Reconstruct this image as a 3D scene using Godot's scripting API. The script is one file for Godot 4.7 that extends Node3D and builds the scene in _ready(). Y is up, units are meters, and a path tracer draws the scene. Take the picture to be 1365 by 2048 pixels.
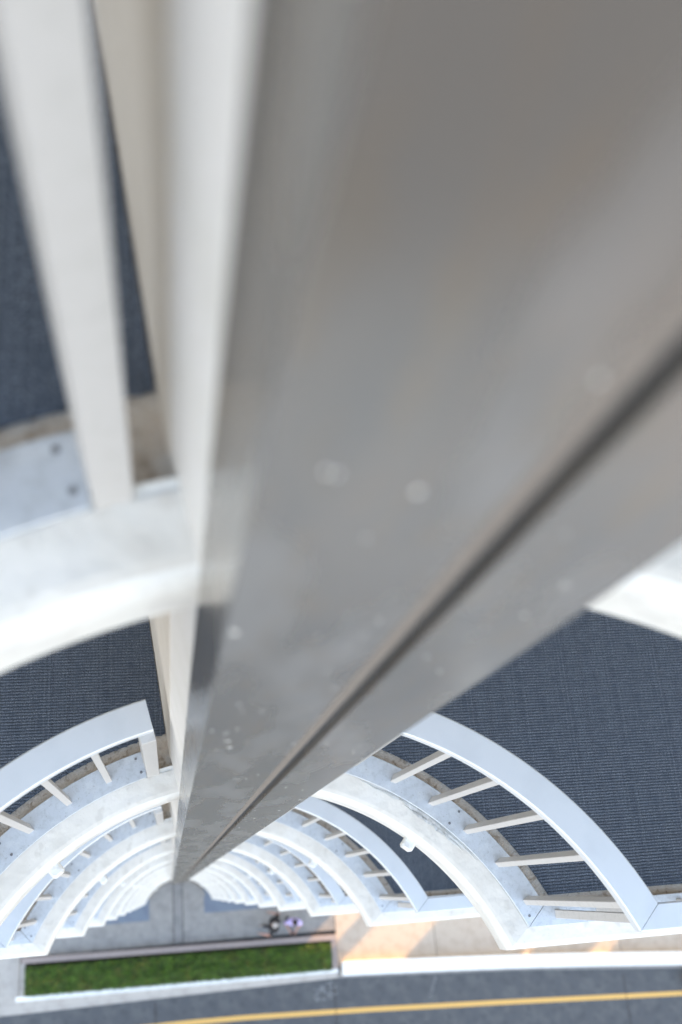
extends Node3D
# View straight down the face of a balcony tower. x runs along the facade, z points out to the road, ground is y = 0.

const EYE := 37.0            # camera height
const STOREY := 2.9
const AXIS := 0.26           # plan axis of the recess between the two balcony stacks
const ZC := 0.75             # centre of the concave balcony arcs
const BACK := -2.2           # facade plane behind the balconies
const ENDU := 4.9            # how far a balcony runs from the axis

var M := {}
var rng := RandomNumberGenerator.new()

# ------------------------------------------------------------------ helpers
func sc(r: float, g: float, b: float) -> Color:      # linear base colour -> sRGB colour
	return Color(r, g, b).linear_to_srgb()

func noise(seed_: int, freq: float, oct := 4) -> FastNoiseLite:
	var n := FastNoiseLite.new()
	n.seed = seed_
	n.frequency = freq
	n.fractal_octaves = oct
	n.noise_type = FastNoiseLite.TYPE_SIMPLEX_SMOOTH
	return n

func layer(seed_: int, size: int, freq: float, oct := 4) -> Image:
	return noise(seed_, freq, oct).get_seamless_image(size, size)

func blend_tex(size: int, base: Color, marks: Array) -> ImageTexture:
	# marks: [seamless grey image, low, high, colour, strength]; the colour shows where the noise lies above low
	var img := Image.create(size, size, false, Image.FORMAT_RGB8)
	var datas := []
	for m in marks:
		var im: Image = m[0]
		im.convert(Image.FORMAT_L8)
		datas.append(im.get_data())
	var out := PackedByteArray()
	out.resize(size * size * 3)
	for i in size * size:
		var r := base.r
		var g := base.g
		var b := base.b
		for k in marks.size():
			var v: float = datas[k][i] / 255.0
			var lo: float = marks[k][1]
			var hi: float = marks[k][2]
			var t: float = clampf((v - lo) / (hi - lo), 0.0, 1.0) * marks[k][4]
			var c: Color = marks[k][3]
			r += (c.r - r) * t
			g += (c.g - g) * t
			b += (c.b - b) * t
		out[i * 3] = int(clampf(r, 0, 1) * 255.0)
		out[i * 3 + 1] = int(clampf(g, 0, 1) * 255.0)
		out[i * 3 + 2] = int(clampf(b, 0, 1) * 255.0)
	img = Image.create_from_data(size, size, false, Image.FORMAT_RGB8, out)
	img.generate_mipmaps()
	return ImageTexture.create_from_image(img)

func normal_tex(im: Image, k: float) -> ImageTexture:
	var c := im.duplicate() as Image
	c.convert(Image.FORMAT_RGB8)
	c.bump_map_to_normal_map(k)
	return ImageTexture.create_from_image(c)

func mat(tex: Texture2D, rough: float, scale := 1.0, metal := 0.0, nrm: Texture2D = null, nk := 1.0) -> StandardMaterial3D:
	var m := StandardMaterial3D.new()
	m.albedo_texture = tex
	m.roughness = rough
	m.metallic = metal
	m.uv1_triplanar = true
	m.uv1_world_triplanar = true
	m.uv1_scale = Vector3.ONE * scale
	if nrm:
		m.normal_enabled = true
		m.normal_texture = nrm
		m.normal_scale = nk
	return m

func flat_mat(c: Color, rough: float, metal := 0.0) -> StandardMaterial3D:
	var m := StandardMaterial3D.new()
	m.albedo_color = c
	m.roughness = rough
	m.metallic = metal
	return m

func start() -> SurfaceTool:
	var st := SurfaceTool.new()
	st.begin(Mesh.PRIMITIVE_TRIANGLES)
	return st

func tri(st: SurfaceTool, a: Vector3, b: Vector3, c: Vector3, n: Vector3) -> void:
	if (a - c).cross(a - b).dot(n) < 0.0:
		var t := b
		b = c
		c = t
	st.set_normal(n)
	st.add_vertex(a)
	st.set_normal(n)
	st.add_vertex(b)
	st.set_normal(n)
	st.add_vertex(c)

func quad(st: SurfaceTool, a: Vector3, b: Vector3, c: Vector3, d: Vector3, n: Vector3) -> void:
	tri(st, a, b, c, n)
	tri(st, a, c, d, n)

func tri_s(st: SurfaceTool, a: Vector3, na: Vector3, b: Vector3, nb: Vector3, c: Vector3, nc: Vector3) -> void:
	var n := na + nb + nc
	if (a - c).cross(a - b).dot(n) < 0.0:
		var t := b
		b = c
		c = t
		t = nb
		nb = nc
		nc = t
	st.set_normal(na)
	st.add_vertex(a)
	st.set_normal(nb)
	st.add_vertex(b)
	st.set_normal(nc)
	st.add_vertex(c)

func prism(st: SurfaceTool, poly: PackedVector2Array, y0: float, y1: float, bottom := true) -> void:
	# poly in plan (x, z); side walls, top and bottom with flat normals
	var p := poly
	var area := 0.0
	for i in p.size():
		var q := p[(i + 1) % p.size()]
		area += p[i].x * q.y - q.x * p[i].y
	for i in p.size():
		var a := p[i]
		var b := p[(i + 1) % p.size()]
		var e := (b - a).normalized()
		var n := Vector3(e.y, 0, -e.x) * signf(area)
		quad(st, Vector3(a.x, y0, a.y), Vector3(b.x, y0, b.y), Vector3(b.x, y1, b.y), Vector3(a.x, y1, a.y), n)
	var idx := Geometry2D.triangulate_polygon(p)
	for i in range(0, idx.size(), 3):
		var a2 := p[idx[i]]
		var b2 := p[idx[i + 1]]
		var c2 := p[idx[i + 2]]
		tri(st, Vector3(a2.x, y1, a2.y), Vector3(b2.x, y1, b2.y), Vector3(c2.x, y1, c2.y), Vector3.UP)
		if bottom:
			tri(st, Vector3(a2.x, y0, a2.y), Vector3(b2.x, y0, b2.y), Vector3(c2.x, y0, c2.y), Vector3.DOWN)

func rect(x0: float, z0: float, x1: float, z1: float) -> PackedVector2Array:
	return PackedVector2Array([Vector2(x0, z0), Vector2(x1, z0), Vector2(x1, z1), Vector2(x0, z1)])

func box(st: SurfaceTool, x0: float, y0: float, z0: float, x1: float, y1: float, z1: float) -> void:
	prism(st, rect(x0, z0, x1, z1), y0, y1)

func bevel_box(st: SurfaceTool, c: Vector3, s: Vector3, bv: float, xf := Transform3D.IDENTITY) -> void:
	# a box with chamfered edges round its own vertical axis and top
	var h := s / 2.0
	var rings := []
	for lv in [[-h.y, 0.0], [h.y - bv, 0.0], [h.y, bv]]:
		var k: float = lv[1]
		var pts := []
		for q in [[1, 1, 0], [1, 1, 1], [1, -1, 0], [1, -1, 1], [-1, -1, 0], [-1, -1, 1], [-1, 1, 0], [-1, 1, 1]]:
			var hx := h.x - k
			var hz := h.z - k
			var x: float
			var z: float
			var first: bool = (q[2] == 0)
			# alternate which of the two chamfer points comes first so that the ring runs round
			if (q[0] * q[1] > 0) == first:
				x = q[0] * (hx - bv)
				z = q[1] * hz
			else:
				x = q[0] * hx
				z = q[1] * (hz - bv)
			pts.append(c + Vector3(x, lv[0], z))
		rings.append(pts)
	for r in 2:
		for i in 8:
			var j := (i + 1) % 8
			var a: Vector3 = xf * rings[r][i]
			var b: Vector3 = xf * rings[r][j]
			var d: Vector3 = xf * rings[r + 1][i]
			var e: Vector3 = xf * rings[r + 1][j]
			var n := (b - a).cross(d - a).normalized()
			if n.dot((a + e) / 2.0 - xf * c) < 0:
				n = -n
			quad(st, a, b, e, d, n)
	for r in [0, 2]:
		var n2: Vector3 = xf.basis * (Vector3.UP if r == 2 else Vector3.DOWN)
		for i in range(1, 7):
			tri(st, xf * rings[r][0], xf * rings[r][i], xf * rings[r][i + 1], n2.normalized())

func obj(called: String, st: SurfaceTool, m: Material, parent: Node3D) -> MeshInstance3D:
	var o := MeshInstance3D.new()
	o.name = called
	o.mesh = st.commit()
	o.material_override = m
	parent.add_child(o, true)
	return o

func mesh_obj(called: String, mesh: Mesh, m: Material, parent: Node3D) -> MeshInstance3D:
	var o := MeshInstance3D.new()
	o.name = called
	o.mesh = mesh
	o.material_override = m
	parent.add_child(o, true)
	return o

func thing(called: String, label: String, category: String, group := "") -> Node3D:
	var o := Node3D.new()
	o.name = called
	add_child(o, true)
	tag(o, label, category, group)
	return o

func tag(o: Node, label: String, category: String, group := "") -> void:
	o.set_meta("label", label)
	o.set_meta("category", category)
	if group != "":
		o.set_meta("group", group)

func structure(called: String, st: SurfaceTool, m: Material) -> MeshInstance3D:
	var o := obj(called, st, m, self)
	o.set_meta("kind", "structure")
	return o

# ------------------------------------------------------------------ setting up light and camera
func set_camera() -> void:
	var cam := Camera3D.new()
	cam.name = "camera"
	# columns: camera right, up and back in the world
	var b := Basis(Vector3(0.984565, 0.15822563, 0.07480912), Vector3(0.01451785, 0.35212731, -0.93583951), Vector3(-0.17441613, 0.9224809, 0.34439513))
	cam.transform = Transform3D(b.orthonormalized(), Vector3(0, EYE, 0))
	cam.near = 0.02
	cam.far = 2000.0
	var at := CameraAttributesPhysical.new()
	at.frustum_focal_length = 23.33
	at.frustum_focus_distance = 3.6
	at.exposure_aperture = 1.2
	at.frustum_near = 0.02
	at.frustum_far = 2000.0
	cam.attributes = at
	add_child(cam)
	cam.fov = 54.43
	cam.current = true

func set_light() -> void:
	var we := WorldEnvironment.new()
	we.name = "world_environment"
	var e := Environment.new()
	e.background_mode = Environment.BG_SKY
	var sky := Sky.new()
	var sm := ProceduralSkyMaterial.new()
	sm.sky_top_color = Color(0.50, 0.61, 0.74)
	sm.sky_horizon_color = Color(1.0, 0.96, 0.87)
	sm.sky_curve = 0.34
	sm.ground_bottom_color = Color(0.4, 0.39, 0.38)
	sm.ground_horizon_color = Color(0.8, 0.78, 0.75)
	sm.sky_energy_multiplier = 1.3
	sky.sky_material = sm
	e.sky = sky
	e.tonemap_mode = Environment.TONE_MAPPER_LINEAR
	e.tonemap_exposure = 2.65
	e.sdfgi_enabled = true
	e.ssao_enabled = true
	e.ssil_enabled = true
	we.environment = e
	add_child(we)
	var sun := DirectionalLight3D.new()
	sun.name = "sun"
	sun.light_energy = 1.6
	sun.light_color = Color(1.0, 0.80, 0.55)
	sun.light_angular_distance = 0.6
	sun.shadow_enabled = true
	add_child(sun)
	var el := deg_to_rad(11.8)
	var d := Vector3(-0.768 * cos(el), -sin(el), 0.64 * cos(el))
	sun.look_at_from_position(Vector3(30, 60, -30), Vector3(30, 60, -30) + d)

# ------------------------------------------------------------------ materials
func set_materials() -> void:
	var n1 := layer(11, 512, 0.008)
	var n2 := layer(12, 512, 0.03)
	var n3 := layer(13, 512, 0.09, 3)
	var n4 := layer(14, 512, 0.25, 2)
	var n5 := layer(15, 512, 0.015, 5)
	# white wall paint with faint soiling
	M.paint = mat(blend_tex(512, sc(0.80, 0.79, 0.77), [[n1, .5, .95, sc(0.68, 0.66, 0.62), .5], [n3, .66, .85, sc(0.60, 0.57, 0.52), .35], [n4, .86, .95, sc(0.35, 0.32, 0.28), .5]]), 0.6, 0.9, 0.0, normal_tex(n3, 1.2), 0.35)
	M.curb = mat(blend_tex(512, sc(0.76, 0.748, 0.715), [[n1, .64, .70, sc(0.60, 0.585, 0.555), .55], [n5, .60, .85, sc(0.62, 0.60, 0.56), .45], [n2, .70, .85, sc(0.5, 0.48, 0.44), .30], [n4, .84, .95, sc(0.36, 0.34, 0.31), .5]]), 0.55, 1.3, 0.0, normal_tex(n2, 3.0), 0.5)
	M.capping = mat(blend_tex(512, sc(0.66, 0.635, 0.59), [[n5, .46, .80, sc(0.55, 0.52, 0.47), .6], [n1, .52, .72, sc(0.71, 0.695, 0.66), .6], [n2, .68, .82, sc(0.42, 0.39, 0.35), .35], [n4, .84, .93, sc(0.28, 0.26, 0.23), .4]]), 0.8, 0.8, 0.0, normal_tex(n2, 3.0), 0.6)
	M.plate = mat(blend_tex(512, sc(0.62, 0.65, 0.68), [[n2, .5, .85, sc(0.50, 0.52, 0.54), .6], [n5, .6, .8, sc(0.72, 0.74, 0.76), .5], [n4, .84, .9, sc(0.22, 0.22, 0.22), .7], [n3, .78, .86, sc(0.36, 0.35, 0.34), .6]]), 0.45, 1.9, 0.25, normal_tex(n3, 1.0), 0.25)
	# rail paint, drawn out in fine streaks
	M.rail = mat(blend_tex(512, sc(0.70, 0.73, 0.76), [[n1, .45, .9, sc(0.62, 0.65, 0.68), .6], [n4, .8, .95, sc(0.55, 0.57, 0.6), .35]]), 0.4, 1.1, 0.15)
	M.bar = mat(blend_tex(512, sc(0.58, 0.57, 0.555), [[n2, .55, .9, sc(0.48, 0.47, 0.45), .5], [n4, .84, .95, sc(0.36, 0.34, 0.32), .5]]), 0.5, 2.0)
	M.inner_cream = mat(blend_tex(512, sc(0.66, 0.62, 0.565), [[n1, .5, .9, sc(0.58, 0.53, 0.47), .6], [n3, .66, .85, sc(0.50, 0.45, 0.39), .35]]), 0.75, 0.8)
	M.floor = mat(blend_tex(512, sc(0.60, 0.52, 0.43), [[n2, .58, .78, sc(0.34, 0.26, 0.19), .75], [n5, .52, .72, sc(0.66, 0.60, 0.53), .6], [n3, .70, .82, sc(0.70, 0.67, 0.62), .5], [n4, .84, .92, sc(0.20, 0.16, 0.12), .6]]), 0.85, 1.7, 0.0, normal_tex(n3, 4.0), 0.8)
	var n6 := layer(16, 512, 0.13, 2)
	M.carpet = mat(blend_tex(512, sc(0.090, 0.109, 0.142), [[n6, .48, .80, sc(0.26, 0.295, 0.35), .95], [n6, .48, .18, sc(0.020, 0.025, 0.034), .9], [n4, .6, .85, sc(0.21, 0.235, 0.265), .6], [n5, .5, .8, sc(0.065, 0.083, 0.112), .5]]), 0.95, 2.35, 0.0, normal_tex(n6, 5.0), 0.6)
	# brushed metal cladding
	var mt := mat(blend_tex(512, sc(0.375, 0.345, 0.307), [[n5, .44, .85, sc(0.325, 0.310, 0.287), .7], [n2, .52, .85, sc(0.41, 0.345, 0.27), .6], [n1, .54, .82, sc(0.48, 0.462, 0.44), .7]]), 0.3, 1.0, 0.8)
	mt.uv1_scale = Vector3(1.3, 0.32, 1.3)
	mt.roughness_texture = blend_tex(512, Color(.8, .8, .8), [[n1, .3, .8, Color(1, 1, 1), 1.0]])
	mt.roughness_texture_channel = BaseMaterial3D.TEXTURE_CHANNEL_RED
	mt.roughness = 0.30
	M.metal = mt
	M.groove = mat(blend_tex(512, sc(0.23, 0.20, 0.175), [[n3, .5, .8, sc(0.16, 0.14, 0.125), .8], [n4, .70, .9, sc(0.40, 0.38, 0.35), .7]]), 0.8, 2.0)
	M.joint_dark = flat_mat(sc(0.075, 0.077, 0.082), 0.6)
	M.speck = flat_mat(sc(0.66, 0.65, 0.62), 0.7)
	M.screw = flat_mat(sc(0.22, 0.22, 0.23), 0.45, 0.5)
	M.glass = flat_mat(Color(0.55, 0.6, 0.62, 0.3), 0.03)
	M.glass.transparency = BaseMaterial3D.TRANSPARENCY_ALPHA
	M.pale_bounce = flat_mat(sc(0.62, 0.60, 0.57), 0.9)
	# ground
	M.asphalt = mat(blend_tex(512, sc(0.084, 0.088, 0.096), [[n1, .45, .8, sc(0.110, 0.113, 0.118), .8], [n5, .6, .8, sc(0.068, 0.072, 0.080), .8], [n4, .75, .95, sc(0.16, 0.16, 0.16), .5]]), 0.9, 0.35, 0.0, normal_tex(n4, 3.0), 0.6)
	M.concrete = mat(blend_tex(512, sc(0.30, 0.285, 0.27), [[n1, .45, .8, sc(0.24, 0.23, 0.22), .8], [n5, .6, .8, sc(0.36, 0.34, 0.32), .6], [n2, .68, .85, sc(0.19, 0.18, 0.17), .5], [n4, .8, .95, sc(0.15, 0.14, 0.13), .4]]), 0.85, 0.4, 0.0, normal_tex(n3, 2.0), 0.5)
	M.strip = mat(blend_tex(512, sc(0.26, 0.25, 0.24), [[n1, .45, .8, sc(0.21, 0.205, 0.20), .8], [n2, .66, .85, sc(0.17, 0.165, 0.16), .5]]), 0.85, 0.5)
	M.pale = mat(blend_tex(512, sc(0.42, 0.39, 0.36), [[n1, .45, .8, sc(0.36, 0.33, 0.30), .8], [n2, .66, .85, sc(0.28, 0.26, 0.24), .5]]), 0.85, 0.5)
	M.tan = mat(blend_tex(512, sc(0.52, 0.43, 0.345), [[n1, .45, .8, sc(0.45, 0.36, 0.28), .8], [n2, .66, .85, sc(0.36, 0.29, 0.23), .5]]), 0.7, 0.5)  # tan stone, with extra warmth and lightness in its colour for the sun glow
	M.slate = mat(blend_tex(512, sc(0.165, 0.195, 0.245), [[n1, .45, .8, sc(0.14, 0.165, 0.215), .8], [n3, .7, .9, sc(0.14, 0.155, 0.185), .5]]), 0.6, 0.5)
	M.pink = mat(blend_tex(512, sc(0.36, 0.295, 0.27), [[n2, .45, .8, sc(0.28, 0.23, 0.21), .8], [n4, .75, .95, sc(0.2, 0.17, 0.16), .5]]), 0.8, 0.8)
	M.soil = flat_mat(sc(0.035, 0.024, 0.016), 1.0)
	M.wall_white = mat(blend_tex(512, sc(0.82, 0.81, 0.79), [[n1, .5, .9, sc(0.72, 0.70, 0.67), .6], [n4, .84, .95, sc(0.5, 0.48, 0.45), .4]]), 0.7, 0.5)
	M.yellow = mat(blend_tex(512, sc(0.66, 0.40, 0.12), [[n3, .6, .8, sc(0.52, 0.33, 0.12), .6], [n4, .78, .9, sc(0.20, 0.15, 0.09), .7]]), 0.8, 0.6)
	M.worn_white = mat(blend_tex(512, sc(0.22, 0.225, 0.23), [[n3, .45, .65, sc(0.12, 0.125, 0.135), .95]]), 0.8, 2.0)
	M.vc = flat_mat(Color.WHITE, 0.75)
	M.vc.vertex_color_use_as_albedo = true
	M.leaf = flat_mat(Color.WHITE, 0.55)
	M.leaf.vertex_color_use_as_albedo = true
	M.leaf.backlight_enabled = true
	M.leaf.backlight = sc(0.03, 0.05, 0.01)
	M.leaf.cull_mode = BaseMaterial3D.CULL_DISABLED

# ------------------------------------------------------------------ balcony
# plan point for profile radius r at arc angle a (0 = towards the building), on the side s (+1 or -1)
func pol(s: float, r: float, a: float, y: float) -> Vector3:
	return Vector3(AXIS + s * r * sin(a), y, ZC - r * cos(a))

func front_z(r: float) -> float:
	# where the straight front of a curve with arc radius r runs
	return 0.31 - (r - 1.113) * 0.76

func corner_angle(r: float) -> float:
	return acos((ZC - front_z(r)) / r)

func path(s: float, r: float, y: float, u0: float, which: String, gap := 0.0) -> Array:
	# points and outward (towards the recess or road) directions along one offset curve
	var pts := []
	var ac := corner_angle(r)
	var a0 := asin(u0 / r)
	if which != "front":
		var n := 30
		for i in n + 1:
			var a := lerpf(a0, ac - gap, float(i) / n)
			pts.append([pol(s, r, a, y), Vector3(-s * sin(a), 0, cos(a))])
	if which != "arc":
		var uc := r * sin(ac) + gap
		var zf := front_z(r)
		pts.append([Vector3(AXIS + s * uc, y, zf), Vector3(0, 0, 1)])
		for i in range(1, 9):
			pts.append([Vector3(AXIS + s * lerpf(uc, ENDU, i / 8.0), y, zf), Vector3(0, 0, 1)])
	return pts

func sweep(st: SurfaceTool, s: float, prof: Array, u0: float, which: String, closed: bool, gap := 0.0) -> void:
	# prof: [r, y] pairs listed outside-up-inwards; normals smooth along the path, flat across it
	var rows := []
	for p in prof:
		rows.append(path(s, p[0], p[1], p[2] if p.size() > 2 else u0, which, gap))
	var m := prof.size()
	for j in (m if closed else m - 1):
		var k := (j + 1) % m
		var dr: float = prof[k][0] - prof[j][0]
		var dy: float = prof[k][1] - prof[j][1]
		var l := sqrt(dr * dr + dy * dy)
		# outward side: +out when the profile rises, up when it runs inwards
		var no := dy / l
		var nu := dr / l
		var A: Array = rows[j]
		var B: Array = rows[k]
		for i in A.size() - 1:
			var n0: Vector3 = A[i][1] * no + Vector3.UP * nu
			var n1: Vector3 = A[i + 1][1] * no + Vector3.UP * nu
			if which == "all" and i == 30:
				n0 = n1
			tri_s(st, A[i][0], n0, A[i + 1][0], n1, B[i + 1][0], n1)
			tri_s(st, A[i][0], n0, B[i + 1][0], n1, B[i][0], n0)
	if closed:
		for e in [0, rows[0].size() - 1]:
			var q: Array = rows[0]
			var d: Vector3 = (q[0][0] - q[1][0]).normalized() if e == 0 else (q[e][0] - q[e - 1][0]).normalized()
			for j in range(1, m - 1):
				tri(st, rows[0][e][0], rows[j][e][0], rows[j + 1][e][0], d)

func wall_u(s: float, z: float) -> float:
	# distance from the axis to the party wall's face at depth z
	var x: float
	if z > -0.49:
		x = lerpf(0.042, 0.008, (z + 0.338) / (-0.49 + 0.338))
	else:
		x = lerpf(0.008, -0.22, (z + 0.49) / (BACK + 0.49))
	return AXIS - x if s < 0 else (0.483 - x) - AXIS

func floor_poly(s: float, r: float, u0: float) -> PackedVector2Array:
	# the floor area inside the offset curve r, as a plan polygon
	var p := PackedVector2Array()
	for q in path(s, r, 0, u0, "all"):
		p.append(Vector2(q[0].x, q[0].z))
	p.append(Vector2(AXIS + s * ENDU, BACK - 0.01))
	p.append(Vector2(AXIS + s * (wall_u(s, BACK) - 0.03), BACK - 0.01))
	p.append(Vector2(AXIS + s * (wall_u(s, -0.49) - 0.03), -0.49))
	return p

func make_carpet(s: float, root: Node3D) -> void:
	# ribbed carpet: real ribs, each a low rounded ridge running along the facade
	var back := start()
	var rc := 1.36
	var y := 0.121
	var p := PackedVector2Array()
	for q in path(s, rc, 0, wall_u(s, -0.6) + 0.004, "all"):
		p.append(Vector2(q[0].x, q[0].z))
	p.append(Vector2(AXIS + s * (ENDU - 0.02), BACK + 0.01))
	p.append(Vector2(AXIS + s * (wall_u(s, BACK) + 0.004), BACK + 0.01))
	prism(back, p, y, y + 0.004)
	var c := obj("carpet", back, M.carpet, root)
	var st := start()
	var pitch := 0.0118
	var z := front_z(rc) - pitch * 0.6
	while z > BACK + 0.03:
		var ua := wall_u(s, minf(z, -0.49)) + 0.005
		var dz := ZC - z
		if dz < rc:
			ua = maxf(ua, sqrt(rc * rc - dz * dz) + 0.003)
		var ub := ENDU - 0.03
		var yb := y + 0.004
		var prof := [[pitch * 0.48, yb], [pitch * 0.37, yb + 0.0028], [pitch * 0.14, yb + 0.0042], [-pitch * 0.14, yb + 0.0042], [-pitch * 0.37, yb + 0.0028], [-pitch * 0.48, yb]]
		for j in 5:
			var a: Array = prof[j]
			var b: Array = prof[j + 1]
			var n := Vector3(0, a[0] - b[0], b[1] - a[1]).normalized()
			quad(st, Vector3(AXIS + s * ua, a[1], z + a[0]), Vector3(AXIS + s * ub, a[1], z + a[0]), Vector3(AXIS + s * ub, b[1], z + b[0]), Vector3(AXIS + s * ua, b[1], z + b[0]), n)
		z -= pitch
	var ribs := obj("pile", st, M.carpet, c)
	ribs.set_meta("kind", "stuff")

func make_balcony(s: float) -> Node3D:
	var root := Node3D.new()
	root.name = "balcony"
	var u0 := 0.19 if s < 0 else 0.15
	# rounded white edge beam
	var st := start()
	sweep(st, s, [[1.113, 0.0], [1.113, 0.080], [1.1155, 0.095], [1.122, 0.108], [1.132, 0.117], [1.146, 0.124], [1.222, 0.146], [1.232, 0.149], [1.234, 0.147], [1.234, 0.06], [1.234, 0.0]], u0, "all", true)
	obj("edge_beam", st, M.curb, root)
	# weathered mortar capping on top of the beam
	st = start()
	sweep(st, s, [[1.1325, 0.1165], [1.1335, 0.1195], [1.146, 0.1265], [1.2155, 0.1475], [1.2158, 0.1440]], u0, "all", true)
	obj("capping", st, M.capping, root)
	# floor slab behind it
	st = start()
	prism(st, floor_poly(s, 1.2345, wall_u(s, -0.5) - 0.03), 0.004, 0.119)
	obj("floor_slab", st, M.floor, root)
	make_carpet(s, root)
	# sheet metal plate under the railing, mitred at the corner
	for w in ["arc", "front"]:
		st = start()
		sweep(st, s, [[1.216, 0.1505], [1.216, 0.1535], [1.218, 0.1555], [1.315, 0.1565], [1.317, 0.1545], [1.317, 0.1505]], 0.345, w, true, 0.0012)
		obj("edge_plate", st, M.plate, root)
	# handrail, mitred at the corner
	for w in ["arc", "front"]:
		st = start()
		sweep(st, s, [[1.240, 1.075, 0.3023], [1.238, 1.079, 0.3018], [1.238, 1.113, 0.3018], [1.242, 1.117, 0.3028], [1.331, 1.117, 0.3245], [1.335, 1.113, 0.3255], [1.335, 1.079, 0.3255], [1.333, 1.075, 0.325]], 0.302, w, true, 0.0010)
		obj("handrail", st, M.rail, root)
	# end post
	var a := deg_to_rad(15.1)
	st = start()
	bevel_box(st, Vector3.ZERO, Vector3(0.046, 0.926, 0.084), 0.002)
	var post := obj("end_post", st, M.bar, root)
	post.transform = Transform3D(Basis(Vector3.UP, -s * a), pol(s, 1.256, a, 0.149 + 0.463))
	# balusters
	st = start()
	bevel_box(st, Vector3.ZERO, Vector3(0.023, 0.9185, 0.030), 0.0015)
	var bar := st.commit()
	var a1 := 22.6 if s < 0 else 21.6
	var da := 7.4 if s < 0 else 7.87
	for i in 6:
		a = deg_to_rad(a1 + da * i)
		var b := mesh_obj("baluster", bar, M.bar, root)
		b.transform = Transform3D(Basis(Vector3.UP, -s * a), pol(s, 1.268, a, 0.1565 + 0.4592))
	var u := 1.225
	while u < ENDU - 0.05:
		var b := mesh_obj("baluster", bar, M.bar, root)
		b.position = Vector3(AXIS + s * u, 0.1565 + 0.4592, front_z(1.268))
		u += 0.17
	# screws of the plate
	var cy := CylinderMesh.new()
	cy.top_radius = 0.0042
	cy.bottom_radius = 0.0055
	cy.height = 0.004
	cy.radial_segments = 10
	cy.rings = 0
	for t in [[1.242, 17.0], [1.297, 17.2], [1.240, 42.0], [1.300, 42.2], [1.242, 63.2], [1.300, 62.0]]:
		var q := mesh_obj("screw", cy, M.screw, root)
		q.position = pol(s, t[0], deg_to_rad(t[1]), 0.1575)
	# drain spout through the edge beam
	a = deg_to_rad(38.5)
	st = start()
	bevel_box(st, Vector3.ZERO, Vector3(0.050, 0.042, 0.07), 0.008)
	var sp := obj("drain_spout", st, M.curb, root)
	sp.transform = Transform3D(Basis(Vector3.UP, -s * a), pol(s, 1.108, a, 0.036))
	return root

func ordinal(i: int) -> String:
	return ["lowest", "second", "third", "fourth", "fifth", "sixth", "seventh", "eighth", "ninth", "tenth", "eleventh", "twelfth", "thirteenth", "fourteenth"][i]

func build_balconies() -> void:
	for s in [-1.0, 1.0]:
		var proto := make_balcony(s)
		var side := "on the side of the roadside wall" if s > 0 else "on the side away from the roadside wall"
		for k in range(-3, 11):
			var o: Node3D = proto if k == 10 else proto.duplicate()
			o.name = "balcony"
			var i := 10 - k
			add_child(o, true)
			o.position = Vector3(0, EYE - (1.43 + k) * STOREY, 0)
			var lv := "lowest curved white balcony" if i == 0 else "%s curved white balcony up from the pavement" % ordinal(i)
			tag(o, "%s, %s" % [lv, side], "balcony", "curved balconies on either side of the metal fin")
			if k == 0 and s > 0:
				peel(o)
		if proto.get_parent() == null:
			proto.free()

func peel(root: Node3D) -> void:
	# a strip of paint lifting off the top of the edge beam, along the plate
	var n := noise(71, 1.0, 3)
	for part in [[24.0, 50.0, 1.207, 0.013], [33.0, 47.0, 1.196, 0.010]]:
		var st := start()
		var prev := []
		for i in 61:
			var t := i / 60.0
			var a := deg_to_rad(lerpf(part[0], part[1], t))
			var e := sin(PI * t)
			var r: float = part[2] + 0.008 * n.get_noise_2d(t * 4.0, part[0])
			var w: float = (0.010 + 0.008 * n.get_noise_2d(t * 7.0, 9.0)) * e + 0.001
			var lift: float = part[3] * e * (0.6 + 0.7 * n.get_noise_2d(t * 9.0, 3.0))
			var y := 0.1475 + (r - 1.222) * 0.158
			var now := [pol(1, r + w, a, y + 0.001), pol(1, r, a, y + 0.003 + maxf(lift, 0.0) * 0.5), pol(1, r - w, a, y + 0.002 + maxf(lift, 0.0))]
			if i > 0:
				for j in 2:
					var nn: Vector3 = (now[j + 1] - now[j]).cross(prev[j] - now[j]).normalized()
					if nn.y < 0:
						nn = -nn
					quad(st, prev[j], now[j], now[j + 1], prev[j + 1], nn)
			prev = now
		obj("peeling_paint", st, M.curb, root)

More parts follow.
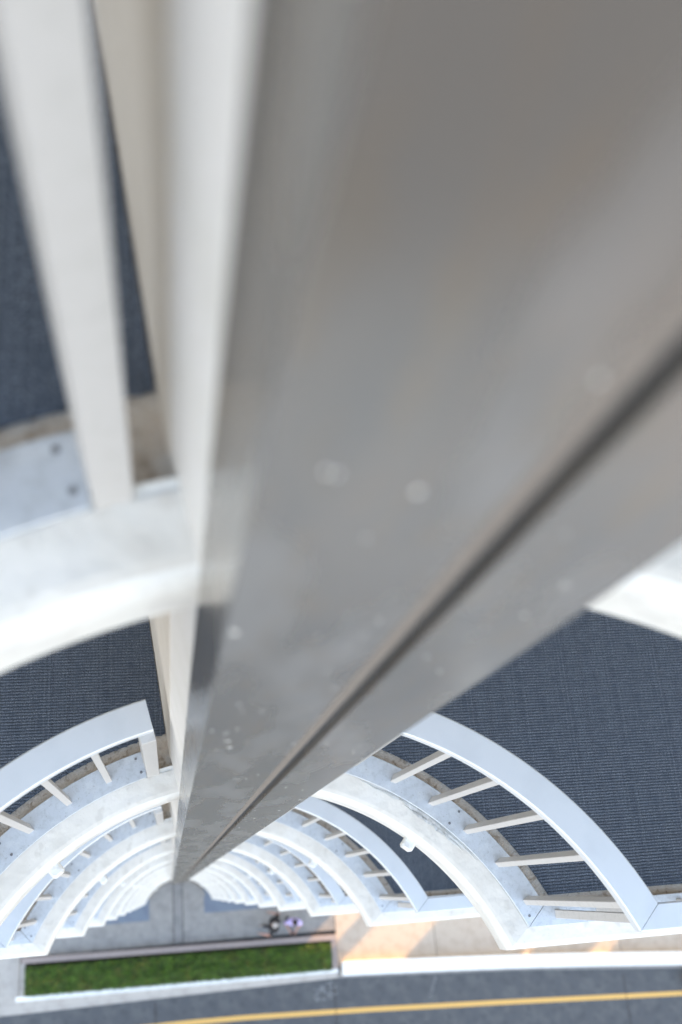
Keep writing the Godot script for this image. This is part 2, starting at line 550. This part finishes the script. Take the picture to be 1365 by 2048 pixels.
# ------------------------------------------------------------------ party wall with its metal cap
func build_party_wall() -> void:
	var w := thing("party_wall", "white party wall with a grooved grey metal cap between the balconies", "wall")
	var top := 46.5
	var st := start()
	prism(st, PackedVector2Array([Vector2(0.062, -0.263), Vector2(0.0420, -0.347), Vector2(0.008, -0.49), Vector2(0.475, -0.49), Vector2(0.441, -0.347), Vector2(0.421, -0.263)]), 0.0, top)
	obj("wall", st, M.paint, w)
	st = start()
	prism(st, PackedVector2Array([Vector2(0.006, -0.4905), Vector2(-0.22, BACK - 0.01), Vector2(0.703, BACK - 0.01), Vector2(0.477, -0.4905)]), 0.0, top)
	obj("inner_wall", st, M.inner_cream, w)  # rear part of the wall in a darker cream tone than the front
	# two folded sheets with an open joint between them
	st = start()
	prism(st, PackedVector2Array([Vector2(0.0395, -0.345), Vector2(0.0566, -0.2445), Vector2(0.0574, -0.2415), Vector2(0.0598, -0.24), Vector2(0.2345, -0.24), Vector2(0.236, -0.2415), Vector2(0.236, -0.2625), Vector2(0.0615, -0.2625), Vector2(0.0410, -0.345)]), 0.0, top)
	obj("metal_panel", st, M.metal, w)
	st = start()
	prism(st, PackedVector2Array([Vector2(0.4435, -0.345), Vector2(0.4264, -0.2445), Vector2(0.4256, -0.2415), Vector2(0.4232, -0.24), Vector2(0.2800, -0.24), Vector2(0.2785, -0.2415), Vector2(0.2785, -0.2625), Vector2(0.4215, -0.2625), Vector2(0.4420, -0.345)]), 0.0, top)
	obj("metal_panel", st, M.metal, w)
	st = start()
	box(st, 0.2362, 0.0, -0.2629, 0.2640, top, -0.2510)
	obj("joint_strip", st, M.groove, w)
	st = start()
	box(st, 0.2642, 0.0, -0.2629, 0.2782, top, -0.2570)  # strip added in a dark tone to darken the side wall of the joint
	obj("dark_joint_strip", st, M.joint_dark, w)
	# dried paint and droppings on the metal
	rng.seed = 5
	st = start()
	var spots := [[0.230, 0.446, .0030], [0.168, 0.607, .0036], [0.366, 0.846, .0036], [0.068, 0.986, .0050], [0.101, 0.571, .0026], [0.108, 0.574, .0022], [0.364, 0.955, .0026], [0.20, 1.08, .0022], [0.150, 0.70, .0016], [0.31, 0.70, .0014]]
	for i in 95:
		var dep := 0.9 + pow(rng.randf(), 1.6) * 16.0
		var x := rng.randf_range(0.062, 0.42)
		if x > 0.233 and x < 0.281:
			continue
		spots.append([x, dep, rng.randf_range(0.0012, 0.0036) * (1.0 if dep < 3 else 1.6)])
	for q in 9:                                   # a cluster of splashes below the first floor line
		spots.append([0.095 + rng.randfn(0.0, 0.022), 1.75 + rng.randfn(0.0, 0.16), rng.randf_range(0.0015, 0.0055)])
	for q in spots:
		var x2: float = clampf(q[0], 0.063, 0.42)
		var c := Vector3(x2, EYE - q[1], -0.24)
		var rr: float = q[2]
		var el := rng.randf_range(0.9, 2.2)
		var tip := c + Vector3(0, 0, 0.0011)
		var jag := []
		for i in 9:
			jag.append(rng.randf_range(0.45, 1.25))
		for i in 9:
			var a0 := TAU * i / 9.0
			var a1 := TAU * (i + 1) / 9.0
			var j0: float = rr * jag[i]
			var j1: float = rr * jag[(i + 1) % 9]
			var p0 := c + Vector3(cos(a0) * j0, sin(a0) * j0 * el, 0.0002)
			var p1 := c + Vector3(cos(a1) * j1, sin(a1) * j1 * el, 0.0002)
			tri(st, tip, p0, p1, Vector3(cos((a0 + a1) / 2) * 0.4, sin((a0 + a1) / 2) * 0.4, 1).normalized())
	var sp := obj("paint_specks", st, M.speck, w)
	sp.set_meta("kind", "stuff")

# ------------------------------------------------------------------ building body
func build_building() -> void:
	var b := thing("building", "white tower body behind the balconies, with added piers below that cut the sunlight", "building")
	var st := start()
	var y0 := EYE - 11.43 * STOREY
	box(st, -9.0, y0, -8.0, 46.0, 47.0, BACK)
	obj("body", st, M.paint, b)
	st = start()
	box(st, -9.0, 0.0, -7.9, 9.6, y0 - 0.002, BACK - 0.05)
	obj("lobby", st, M.paint, b)
	for q in [[17.2, 17.65], [20.4, 24.5], [25.2, 27.2], [28.4, 34.0], [35.0, 40.0], [41.0, 45.5]]:  # unseen piers added, their gaps placed to shape the sun streaks
		st = start()
		bevel_box(st, Vector3((q[0] + q[1]) / 2.0, y0 / 2.0 + 0.06, -7.45), Vector3(q[1] - q[0], y0 - 0.125, 0.4), 0.02)
		obj("added_pier", st, M.paint, b)
	for s in [-1.0, 1.0]:
		for k in range(-3, 11):
			var yf := EYE - (1.43 + k) * STOREY + 0.16
			st = start()
			var xa: float = AXIS + s * 0.75
			var xb: float = AXIS + s * 3.15
			var lo := minf(xa, xb)
			var hi := maxf(xa, xb)
			box(st, lo, yf, BACK - 0.01, hi, yf + 0.07, BACK + 0.04)
			box(st, lo, yf + 2.13, BACK - 0.01, hi, yf + 2.2, BACK + 0.04)
			for x in [lo, (lo + hi) / 2.0 - 0.035, hi - 0.07]:
				box(st, x, yf + 0.0702, BACK - 0.01, x + 0.07, yf + 2.1298, BACK + 0.04)
			var f := obj("sliding_door", st, M.bar, b)
			for x in [lo + 0.0702, (lo + hi) / 2.0 + 0.0352]:
				st = start()
				box(st, x, yf + 0.0704, BACK + 0.010, x + 1.0945, yf + 2.1296, BACK + 0.016)
				obj("pane", st, M.glass, f)
			st = start()
			box(st, lo + 0.0703, yf + 0.0705, BACK + 0.001, hi - 0.0703, yf + 2.1295, BACK + 0.004)
			obj("blind", st, M.pale_bounce, f)  # unseen blind, kept pale to bounce light into the balcony

# ------------------------------------------------------------------ street level
func build_street() -> void:
	var st := start()
	quad(st, Vector3(-400, 0, -400), Vector3(400, 0, -400), Vector3(400, 0, 400), Vector3(-400, 0, 400), Vector3.UP)
	structure("road", st, M.asphalt)
	# unseen pale strip added across the road to brighten reflections in the metal
	st = start()
	box(st, -400, 0.0, 9.5, 400, 0.12, 24.0)
	structure("added_far_pavement", st, M.pale)
	# pavement: concrete bays with open joints
	var pv := Node3D.new()
	pv.name = "pavement"
	pv.set_meta("kind", "structure")
	add_child(pv)
	var xs := [-30.0, -16.0, -12.0, -8.5, -4.86, 0.095, 0.412, 5.60, 9.1, 12.5, 15.9, 19.3, 22.7, 26.2, 29.7, 33.2, 46.0]
	for i in xs.size() - 1:
		var xa: float = xs[i] + 0.012
		var xb: float = xs[i + 1] - 0.012
		var zf := 1.655
		if xb <= -4.8:
			zf = 3.0
		elif xa > 5.5:
			zf = 2.62 + 0.055 * (xa - 5.6)
		st = start()
		var zb := -8.6 if xa > 9.0 else -2.9
		if xa > 5.5:
			prism(st, PackedVector2Array([Vector2(xa, zb), Vector2(xb, zb), Vector2(xb, zf + 0.055 * (xb - xa) + 0.2), Vector2(xa, zf + 0.2)]), 0.0, 0.12)
		else:
			box(st, xa, 0.0, zb, xb, 0.12, zf)
		var o := obj("paving_bay", st, M.strip if i == 5 else (M.tan if xa > 5.5 else (M.pale if xb <= -4.8 else M.concrete)), pv)
	st = start()
	box(st, -31.0, 0.0, -8.7, 46.2, 0.105, 1.65)
	obj("joint_bed", st, M.soil, pv)
	# dark terraces beside the entrance path, edged by curved white kerbs
	for s in [-1.0, 1.0]:
		var tr := Node3D.new()
		tr.name = "terrace"
		tr.set_meta("kind", "structure")
		add_child(tr, true)
		st = start()
		if s > 0:
			box(st, 1.135, 0.10, BACK - 0.04, 5.3, 0.128, 0.755)
		else:
			box(st, -8.4, 0.10, BACK - 0.04, -0.715, 0.128, 0.85)
		obj("paving", st, M.slate, tr)
		st = start()
		var p := PackedVector2Array()
		for i in 21:
			var a := deg_to_rad(lerpf(14, 58, i / 20.0))
			var v := pol(s, 1.03, a, 0)
			p.append(Vector2(v.x, v.z))
		for i in range(20, -1, -1):
			var a := deg_to_rad(lerpf(14, 58, i / 20.0))
			var v := pol(s, 1.10, a, 0)
			p.append(Vector2(v.x, v.z))
		prism(st, p, 0.1, 0.22)
		obj("kerb", st, M.concrete, tr)
	# planter: pinkish stone kerb round a soil bed
	var pl := thing("planter", "long planting bed edged with pinkish stone kerbs along the road", "planter")
	st = start()
	prism(st, PackedVector2Array([Vector2(-4.80, 1.66), Vector2(5.58, 1.79), Vector2(5.58, 1.96), Vector2(-4.80, 1.83)]), 0.0, 0.36)
	obj("back_kerb", st, M.pink, pl)
	st = start()
	box(st, 5.40, 0.0, 1.965, 5.57, 0.33, 2.86)
	obj("end_kerb", st, M.pink, pl)
	st = start()
	box(st, -4.83, 0.0, 1.835, -4.68, 0.30, 2.80)
	obj("end_kerb", st, M.pale, pl)
	st = start()
	prism(st, PackedVector2Array([Vector2(-4.95, 2.80), Vector2(5.60, 2.87), Vector2(5.60, 2.985), Vector2(-4.95, 2.945)]), 0.0, 0.26)
	obj("front_kerb", st, M.wall_white, pl)
	st = start()
	prism(st, PackedVector2Array([Vector2(-4.675, 1.835), Vector2(5.395, 1.955), Vector2(5.395, 2.865), Vector2(-4.675, 2.795)]), 0.0, 0.2)
	obj("soil", st, M.soil, pl)
	build_hedge()
	# concrete gutter strip between kerb and asphalt
	st = start()
	prism(st, PackedVector2Array([Vector2(-30, 3.01), Vector2(-4.96, 3.01), Vector2(-4.96, 2.95), Vector2(5.6, 2.992), Vector2(5.6, 3.17), Vector2(-4.6, 3.33), Vector2(-30, 3.4)]), 0.0, 0.045)
	structure("gutter", st, M.pale)
	st = start()
	prism(st, PackedVector2Array([Vector2(5.605, 3.05), Vector2(11.8, 3.35), Vector2(18.3, 3.80), Vector2(40, 5.6), Vector2(40, 5.75), Vector2(18.3, 3.95), Vector2(11.8, 3.47), Vector2(5.605, 3.17)]), 0.0, 0.045)
	structure("gutter", st, M.strip)
	# white roadside wall, gently curved
	st = start()
	var lo := PackedVector2Array()
	var hi := PackedVector2Array()
	for i in 25:
		var x := lerpf(5.72, 38.0, i / 24.0)
		var t := x - 5.72
		var z := 2.66 + 0.0385 * t + 0.0016 * t * t
		lo.append(Vector2(x, z))
		hi.append(Vector2(x, z + 0.42))
	hi.reverse()
	lo.append_array(hi)
	prism(st, lo, 0.0, 0.52)
	var rw := thing("roadside_wall", "low thick white wall along the road beyond the hedge", "wall")
	obj("wall", st, M.wall_white, rw)
	# yellow line
	st = start()
	var prev := Vector2.ZERO
	var pts := [Vector2(-30, 4.6), Vector2(-8, 4.15), Vector2(-2, 4.09), Vector2(0.7, 4.08), Vector2(2.4, 4.10), Vector2(6.5, 4.235), Vector2(11.2, 4.44), Vector2(18, 4.76), Vector2(28, 5.4), Vector2(40, 6.4)]
	for i in pts.size():
		if i > 0:
			quad(st, Vector3(prev.x, 0.004, prev.y - 0.075), Vector3(pts[i].x, 0.004, pts[i].y - 0.075), Vector3(pts[i].x, 0.004, pts[i].y + 0.075), Vector3(prev.x, 0.004, prev.y + 0.075), Vector3.UP)
		prev = pts[i]
	structure("road_marking", st, M.yellow)
	# joints across the road
	for x in [5.44, 15.85, -0.55]:
		st = start()
		prism(st, PackedVector2Array([Vector2(x, 3.36 + maxf(0.0, x - 6) * 0.06), Vector2(x + 0.022, 3.36 + maxf(0.0, x - 6) * 0.06), Vector2(x + 0.04, 12.0), Vector2(x + 0.018, 12.0)]), 0.0, 0.0045 if x != -0.55 else 0.0046)
		structure("road_joint", st, M.soil)
	# worn paint and spilled cement on the asphalt
	rng.seed = 21
	st = start()
	for i in 60:
		var c := Vector2(4.75 + rng.randf() * 0.75, 3.36 + rng.randf() * 0.42)
		var w := rng.randf_range(0.02, 0.07)
		var l := rng.randf_range(0.02, 0.10)
		quad(st, Vector3(c.x - w, 0.004, c.y - l), Vector3(c.x + w * 0.7, 0.004, c.y - l * 0.8), Vector3(c.x + w, 0.004, c.y + l), Vector3(c.x - w * 0.8, 0.004, c.y + l * 0.7), Vector3.UP)
	for i in 24:
		var t := i / 23.0
		var c := Vector2(9.0 - 0.25 * t + rng.randfn(0, 0.02), 3.42 + 0.6 * t)
		var w := rng.randf_range(0.02, 0.05)
		quad(st, Vector3(c.x - w, 0.004, c.y - 0.03), Vector3(c.x + w, 0.004, c.y - 0.03), Vector3(c.x + w, 0.004, c.y + 0.04), Vector3(c.x - w, 0.004, c.y + 0.03), Vector3.UP)
	structure("road_stain", st, M.worn_white)
	build_shrub()

func leaf(st: SurfaceTool, p: Vector3, d: Vector3, up: Vector3, l: float, w: float, c: Color) -> void:
	var side := d.cross(up).normalized() * w
	var n := side.cross(d).normalized()
	if n.y < 0:
		n = -n
	var mid := p + d * l * 0.5 - n * l * 0.08
	st.set_color(c)
	tri(st, p, mid + side, p + d * l, n)
	tri(st, p, p + d * l, mid - side, n)

func build_hedge() -> void:
	rng.seed = 33
	var h := thing("hedge", "clipped dark green hedge filling the planting bed by the road", "hedge")
	var n := noise(34, 0.9, 3)
	var st := start()
	st.set_color(Color(0.055, 0.105, 0.012))
	prism(st, PackedVector2Array([Vector2(-4.55, 2.05), Vector2(5.25, 2.14), Vector2(5.25, 2.68), Vector2(-4.55, 2.64)]), 0.2, 0.42)
	obj("inner_twigs", st, M.vc, h)
	st = start()
	for i in 30000:
		var x := rng.randf_range(-4.66, 5.34)
		var z := rng.randf_range(1.93, 2.80) + 0.009 * (x + 4.6)
		var bump := n.get_noise_2d(x, z * 2.0)
		var top := 0.56 + 0.10 * bump
		var zz := (z - 2.36 - 0.009 * (x + 4.6)) / 0.45
		top -= 0.14 * pow(absf(zz), 4.0)
		var y := top - absf(rng.randfn(0.0, 0.06))
		if rng.randf() < 0.18:
			y = rng.randf_range(0.22, top)
		var d := Vector3(rng.randfn(0, 1), rng.randf_range(0.0, 1.0), rng.randfn(0, 1)).normalized()
		var tone := rng.randf_range(0.55, 1.25) * (1.0 + 0.75 * n.get_noise_2d(x * 3.0, z * 5.0))
		var c := Color(0.064 * tone, 0.130 * tone, 0.008 * tone)
		if rng.randf() < 0.04 or (rng.randf() < 0.25 and n.get_noise_2d(x * 1.3 + 40.0, z) > 0.35):
			c = Color(0.16 * tone, 0.13 * tone, 0.022 * tone)
		leaf(st, Vector3(x, y, z), d, Vector3(rng.randfn(0, .4), 1, rng.randfn(0, .4)).normalized(), rng.randf_range(0.035, 0.065), rng.randf_range(0.010, 0.017), c)
	obj("foliage", st, M.leaf, h)

func build_shrub() -> void:
	rng.seed = 55
	var h := thing("dry_shrub", "small rusty brown shrub at the road's edge by the white wall", "shrub")
	var st := start()
	var st2 := start()
	var base := Vector3(18.35, 0.0, 4.30)
	for i in 26:
		var d := Vector3(rng.randfn(0, .6), 1.0, rng.randfn(0, .6)).normalized()
		var l := rng.randf_range(0.35, 0.75)
		var q := d.cross(Vector3.RIGHT).normalized() * 0.006
		var q2 := d.cross(q).normalized() * 0.006
		st2.set_color(Color(0.10, 0.06, 0.035))
		quad(st2, base - q, base + q, base + d * l + q * 0.4, base + d * l - q * 0.4, q2.normalized())
		quad(st2, base - q2, base + q2, base + d * l + q2 * 0.4, base + d * l - q2 * 0.4, q.normalized())
		for j in 22:
			var p := base + d * l * rng.randf_range(0.4, 1.0) + Vector3(rng.randfn(0, .05), rng.randfn(0, .04), rng.randfn(0, .05))
			var t := rng.randf_range(0.6, 1.2)
			leaf(st, p, Vector3(rng.randfn(0, 1), rng.randf(), rng.randfn(0, 1)).normalized(), Vector3.UP, rng.randf_range(0.04, 0.08), 0.014, Color(0.16 * t, 0.075 * t, 0.03 * t))
	obj("twigs", st2, M.leaf, h)
	obj("foliage", st, M.leaf, h)

# ------------------------------------------------------------------ people
func cap_dist(p: Vector3, b: Array) -> float:
	var a: Vector3 = b[0]
	var ab: Vector3 = b[1] - a
	var l := ab.length_squared()
	var t := clampf((p - a).dot(ab) / l, 0.0, 1.0) if l > 0.0 else 0.0
	return p.distance_to(a + ab * t) - lerpf(b[2], b[3], t)

func net(st: SurfaceTool, bones: Array, cell: float, k: float) -> void:
	# surface nets over tapered capsules [from, to, r0, r1, colour] joined with a smooth minimum
	var lo := Vector3.INF
	var hi := -Vector3.INF
	for b in bones:
		var r := maxf(b[2], b[3]) + cell * 2.0
		for q in 2:
			lo = lo.min(b[q] - Vector3.ONE * r)
			hi = hi.max(b[q] + Vector3.ONE * r)
	var nx := int((hi.x - lo.x) / cell) + 2
	var ny := int((hi.y - lo.y) / cell) + 2
	var nz := int((hi.z - lo.z) / cell) + 2
	var f := PackedFloat32Array()
	f.resize(nx * ny * nz)
	var i := 0
	for z in nz:
		for y in ny:
			for x in nx:
				var p := lo + Vector3(x, y, z) * cell
				var v := 1e9
				for b in bones:
					var d := cap_dist(p, b)
					var h := maxf(k - absf(v - d), 0.0) / k if v < 1e8 else 0.0
					v = minf(v, d) - h * h * k * 0.25
				f[i] = v
				i += 1
	var at := {}
	var pos := PackedVector3Array()
	var nor := PackedVector3Array()
	var col := PackedColorArray()
	var sx := 1
	var sy := nx
	var sz := nx * ny
	for z in nz - 1:
		for y in ny - 1:
			for x in nx - 1:
				var b0 := x + y * sy + z * sz
				var s := Vector3.ZERO
				var cnt := 0
				var any_in := false
				var any_out := false
				for q in 8:
					var v := f[b0 + (q & 1) * sx + ((q >> 1) & 1) * sy + (q >> 2) * sz]
					if v < 0.0:
						any_in = true
					else:
						any_out = true
				if not (any_in and any_out):
					continue
				for q in 8:
					for ax in 3:
						if q & (1 << ax):
							continue
						var q2 := q | (1 << ax)
						var va := f[b0 + (q & 1) * sx + ((q >> 1) & 1) * sy + (q >> 2) * sz]
						var vb := f[b0 + (q2 & 1) * sx + ((q2 >> 1) & 1) * sy + (q2 >> 2) * sz]
						if (va < 0.0) != (vb < 0.0):
							var t := va / (va - vb)
							var pa := Vector3(q & 1, (q >> 1) & 1, q >> 2)
							var pb := Vector3(q2 & 1, (q2 >> 1) & 1, q2 >> 2)
							s += pa.lerp(pb, t)
							cnt += 1
				var pp := lo + (Vector3(x, y, z) + s / cnt) * cell
				at[b0] = pos.size()
				pos.append(pp)
				nor.append(Vector3(f[b0 + 1] - f[b0], f[b0 + sy] - f[b0], f[b0 + sz] - f[b0]).normalized())
				var best := 1e9
				var c := Color.WHITE
				for b in bones:
					var d := cap_dist(pp, b)
					if d < best:
						best = d
						c = b[4]
				col.append(c)
	for key in at:
		var x: int = key % nx
		var y: int = (key / nx) % ny
		var z: int = key / sz
		for ax in 3:
			var da: int = [sx, sy, sz][ax]
			var db: int = [sy, sz, sx][ax]
			var dc: int = [sz, sx, sy][ax]
			var va := f[key]
			var vb := f[key + da]
			if (va < 0.0) == (vb < 0.0):
				continue
			if not (at.has(key - db) and at.has(key - dc) and at.has(key - db - dc)):
				continue
			var ids := [at[key], at[key - db], at[key - db - dc], at[key - dc]]
			for tr in [[0, 1, 2], [0, 2, 3]]:
				var A: int = ids[tr[0]]
				var B: int = ids[tr[1]]
				var C: int = ids[tr[2]]
				if (pos[A] - pos[C]).cross(pos[A] - pos[B]).dot(nor[A] + nor[B] + nor[C]) < 0:
					var t2 := B
					B = C
					C = t2
				for v in [A, B, C]:
					st.set_color(col[v])
					st.set_normal(nor[v])
					st.add_vertex(pos[v])

func hand(wrist: Vector3, d: Vector3, palm: Vector3, skin: Color, side: float) -> Array:
	# palm and five curled fingers; d points along the hand, palm is the palm's normal
	var across := d.cross(palm).normalized() * side
	var out := []
	out.append([wrist - d * 0.02, wrist + d * 0.03, 0.023, 0.026, skin])
	for i in 4:
		var o := across * (0.030 - 0.020 * i)
		var base := wrist + d * 0.085 + o
		out.append([wrist + d * 0.02 + o * 0.6, base, 0.016, 0.012, skin])
		var l: float = [0.036, 0.042, 0.039, 0.030][i]
		var k1 := base + (d * 0.9 + palm * 0.4).normalized() * l
		var k2 := k1 + (d * 0.45 + palm * 0.9).normalized() * l * 0.75
		out.append([base, k1, 0.0095, 0.0088, skin])
		out.append([k1, k2, 0.0088, 0.0075, skin])
	var t0 := wrist + d * 0.025 + across * 0.028
	var t1 := t0 + (d * 0.6 + across * 0.7 + palm * 0.3).normalized() * 0.04
	out.append([t0, t1, 0.013, 0.0105, skin])
	out.append([t1, t1 + (d * 0.9 + palm * 0.4).normalized() * 0.03, 0.0105, 0.009, skin])
	return out

func person(called_label: String, at: Vector3, turn: float, c: Dictionary, arms: Array, stride: float, bag := false) -> Node3D:
	# the figure faces -z before it is turned; arms: for left and right [elbow, wrist, hand direction, palm normal]
	var o := thing("person", called_label, "person", "people walking on the pavement")
	o.position = at
	o.rotation.y = turn
	var st := start()
	var shirt: Color = c.shirt
	var legs: Color = c.legs
	var skin: Color = c.skin
	var sl: Color = c.sleeve
	var b := []
	b.append([Vector3(0, 0.93, 0), Vector3(0, 1.05, 0), 0.135, 0.125, legs])
	var g: float = c.get("girth", 0.0)
	b.append([Vector3(-0.05 - g * 0.5, 1.05, 0), Vector3(-0.075 - g * 0.4, 1.32, 0.01), 0.115 + g, 0.125 + g * 0.7, shirt])
	b.append([Vector3(0.05 + g * 0.5, 1.05, 0), Vector3(0.075 + g * 0.4, 1.32, 0.01), 0.115 + g, 0.125 + g * 0.7, shirt])
	b.append([Vector3(-0.15, 1.40, 0.01), Vector3(0.15, 1.40, 0.01), 0.075, 0.075, shirt])
	b.append([Vector3(0, 1.42, 0.0), Vector3(0, 1.53, -0.015), 0.058, 0.052, skin])
	for i in 2:
		var s := -1.0 if i == 0 else 1.0
		var sh := Vector3(0.185 * s, 1.395, 0.01)
		var el: Vector3 = arms[i][0]
		var wr: Vector3 = arms[i][1]
		b.append([sh, sh.lerp(el, 0.75), 0.058, 0.050, shirt])
		b.append([sh.lerp(el, 0.7), el, 0.044, 0.040, sl])
		b.append([el, wr, 0.040, 0.028, sl])
		var z := stride * s
		var hip := Vector3(0.09 * s, 0.90, 0)
		var knee := Vector3(0.095 * s, 0.50, z * 0.45 - 0.03)
		var ank := Vector3(0.095 * s, 0.09, z + (0.04 if z > 0 else 0.0))
		b.append([hip, knee, 0.088, 0.060, legs])
		b.append([knee, ank, 0.058, 0.042, legs])
		b.append([ank - Vector3(0, 0.045, -0.03), ank + Vector3(0.01 * s, -0.055, -0.16), 0.040, 0.032, c.shoes])
	net(st, b, 0.022, 0.05)
	# head with nose, brow, chin and ears
	var hc := Vector3(0, 1.635, -0.02)
	net(st, [[hc + Vector3(0, 0.03, 0.01), hc + Vector3(0, -0.03, -0.015), 0.088, 0.075, skin], [hc + Vector3(0, -0.03, -0.02), hc + Vector3(0, -0.085, -0.055), 0.06, 0.032, skin],
		[hc + Vector3(0, 0.005, -0.088), hc + Vector3(0, -0.025, -0.104), 0.010, 0.014, skin], [hc + Vector3(-0.03, 0.012, -0.078), hc + Vector3(0.03, 0.012, -0.078), 0.013, 0.013, skin],
		[hc + Vector3(-0.02, -0.058, -0.084), hc + Vector3(0.02, -0.058, -0.084), 0.010, 0.010, Color(skin.r * 0.8, skin.g * 0.55, skin.b * 0.55)],
		[hc + Vector3(0.082, 0.0, 0.01), hc + Vector3(0.084, -0.03, 0.005), 0.018, 0.012, skin], [hc + Vector3(-0.082, 0.0, 0.01), hc + Vector3(-0.084, -0.03, 0.005), 0.018, 0.012, skin]], 0.010, 0.018)
	for i in 2:
		net(st, hand(arms[i][1], arms[i][2].normalized(), arms[i][3].normalized(), skin, -1.0 if i == 0 else 1.0), 0.006, 0.006)
	obj("body", st, M.vc, o)
	st = start()
	net(st, [[hc + Vector3(0, 0.055, 0.018), hc + Vector3(0, -0.02, 0.055), 0.088, 0.07, c.hair], [hc + Vector3(-0.03, 0.072, -0.03), hc + Vector3(0.03, 0.072, -0.03), 0.052, 0.052, c.hair]], 0.011, 0.02)
	obj("hair", st, M.vc, o)
	st = start()
	for s in [-1.0, 1.0]:
		net(st, [[hc + Vector3(0.03 * s, -0.004, -0.082), hc + Vector3(0.032 * s, -0.004, -0.083), 0.009, 0.009, Color(0.03, 0.02, 0.015)]], 0.005, 0.005)
	obj("eyes", st, M.vc, o)
	return o

func build_people() -> void:
	# walks along the pavement, arms swinging
	person("person in black clothes with short grey hair walking with arms swinging", Vector3(3.38, 0.12, 1.27), PI / 2.0 - 0.15,
		{"shirt": Color(0.012, 0.013, 0.018), "legs": Color(0.014, 0.015, 0.02), "sleeve": Color(0.46, 0.26, 0.21), "skin": Color(0.46, 0.28, 0.22), "hair": Color(0.40, 0.38, 0.36), "girth": 0.055, "shoes": Color(0.35, 0.32, 0.30)},
		[[Vector3(-0.33, 1.16, -0.12), Vector3(-0.32, 1.06, -0.36), Vector3(0.05, -0.15, -1), Vector3(1, 0, 0)], [Vector3(0.32, 1.15, 0.12), Vector3(0.36, 1.02, -0.12), Vector3(0.2, -0.5, -0.7), Vector3(-1, 0, 0)]], 0.22)
	# stands reading something held in both hands
	var p := person("person in a lavender shirt with dark hair looking down at a phone", Vector3(4.03, 0.12, 1.24), PI - 0.12,
		{"shirt": Color(0.48, 0.42, 0.74), "legs": Color(0.05, 0.055, 0.075), "sleeve": Color(0.44, 0.26, 0.19), "skin": Color(0.44, 0.27, 0.20), "hair": Color(0.018, 0.012, 0.010), "shoes": Color(0.04, 0.035, 0.03)},
		[[Vector3(-0.27, 1.12, -0.05), Vector3(-0.10, 1.14, -0.28), Vector3(0.6, 0.1, -0.6), Vector3(0.3, 0.9, 0.2)], [Vector3(0.27, 1.12, -0.05), Vector3(0.10, 1.14, -0.28), Vector3(-0.6, 0.1, -0.6), Vector3(-0.3, 0.9, 0.2)]], 0.05)
	var ph := thing("phone", "dark phone held by the person in the lavender shirt", "phone")
	var st := start()
	bevel_box(st, Vector3.ZERO, Vector3(0.075, 0.009, 0.15), 0.002)
	obj("case", st, M.screw, ph)
	st = start()
	bevel_box(st, Vector3(0, 0.0052, 0), Vector3(0.068, 0.001, 0.138), 0.0003)
	obj("screen", st, M.glass_dark, ph)
	ph.transform = p.transform * Transform3D(Basis(Vector3.RIGHT, 0.35), Vector3(0, 1.185, -0.345))

func _ready() -> void:
	set_camera()
	set_light()
	set_materials()
	M.glass_dark = flat_mat(sc(0.02, 0.02, 0.025), 0.05)
	build_building()
	build_party_wall()
	build_street()
	build_balconies()
	build_people()
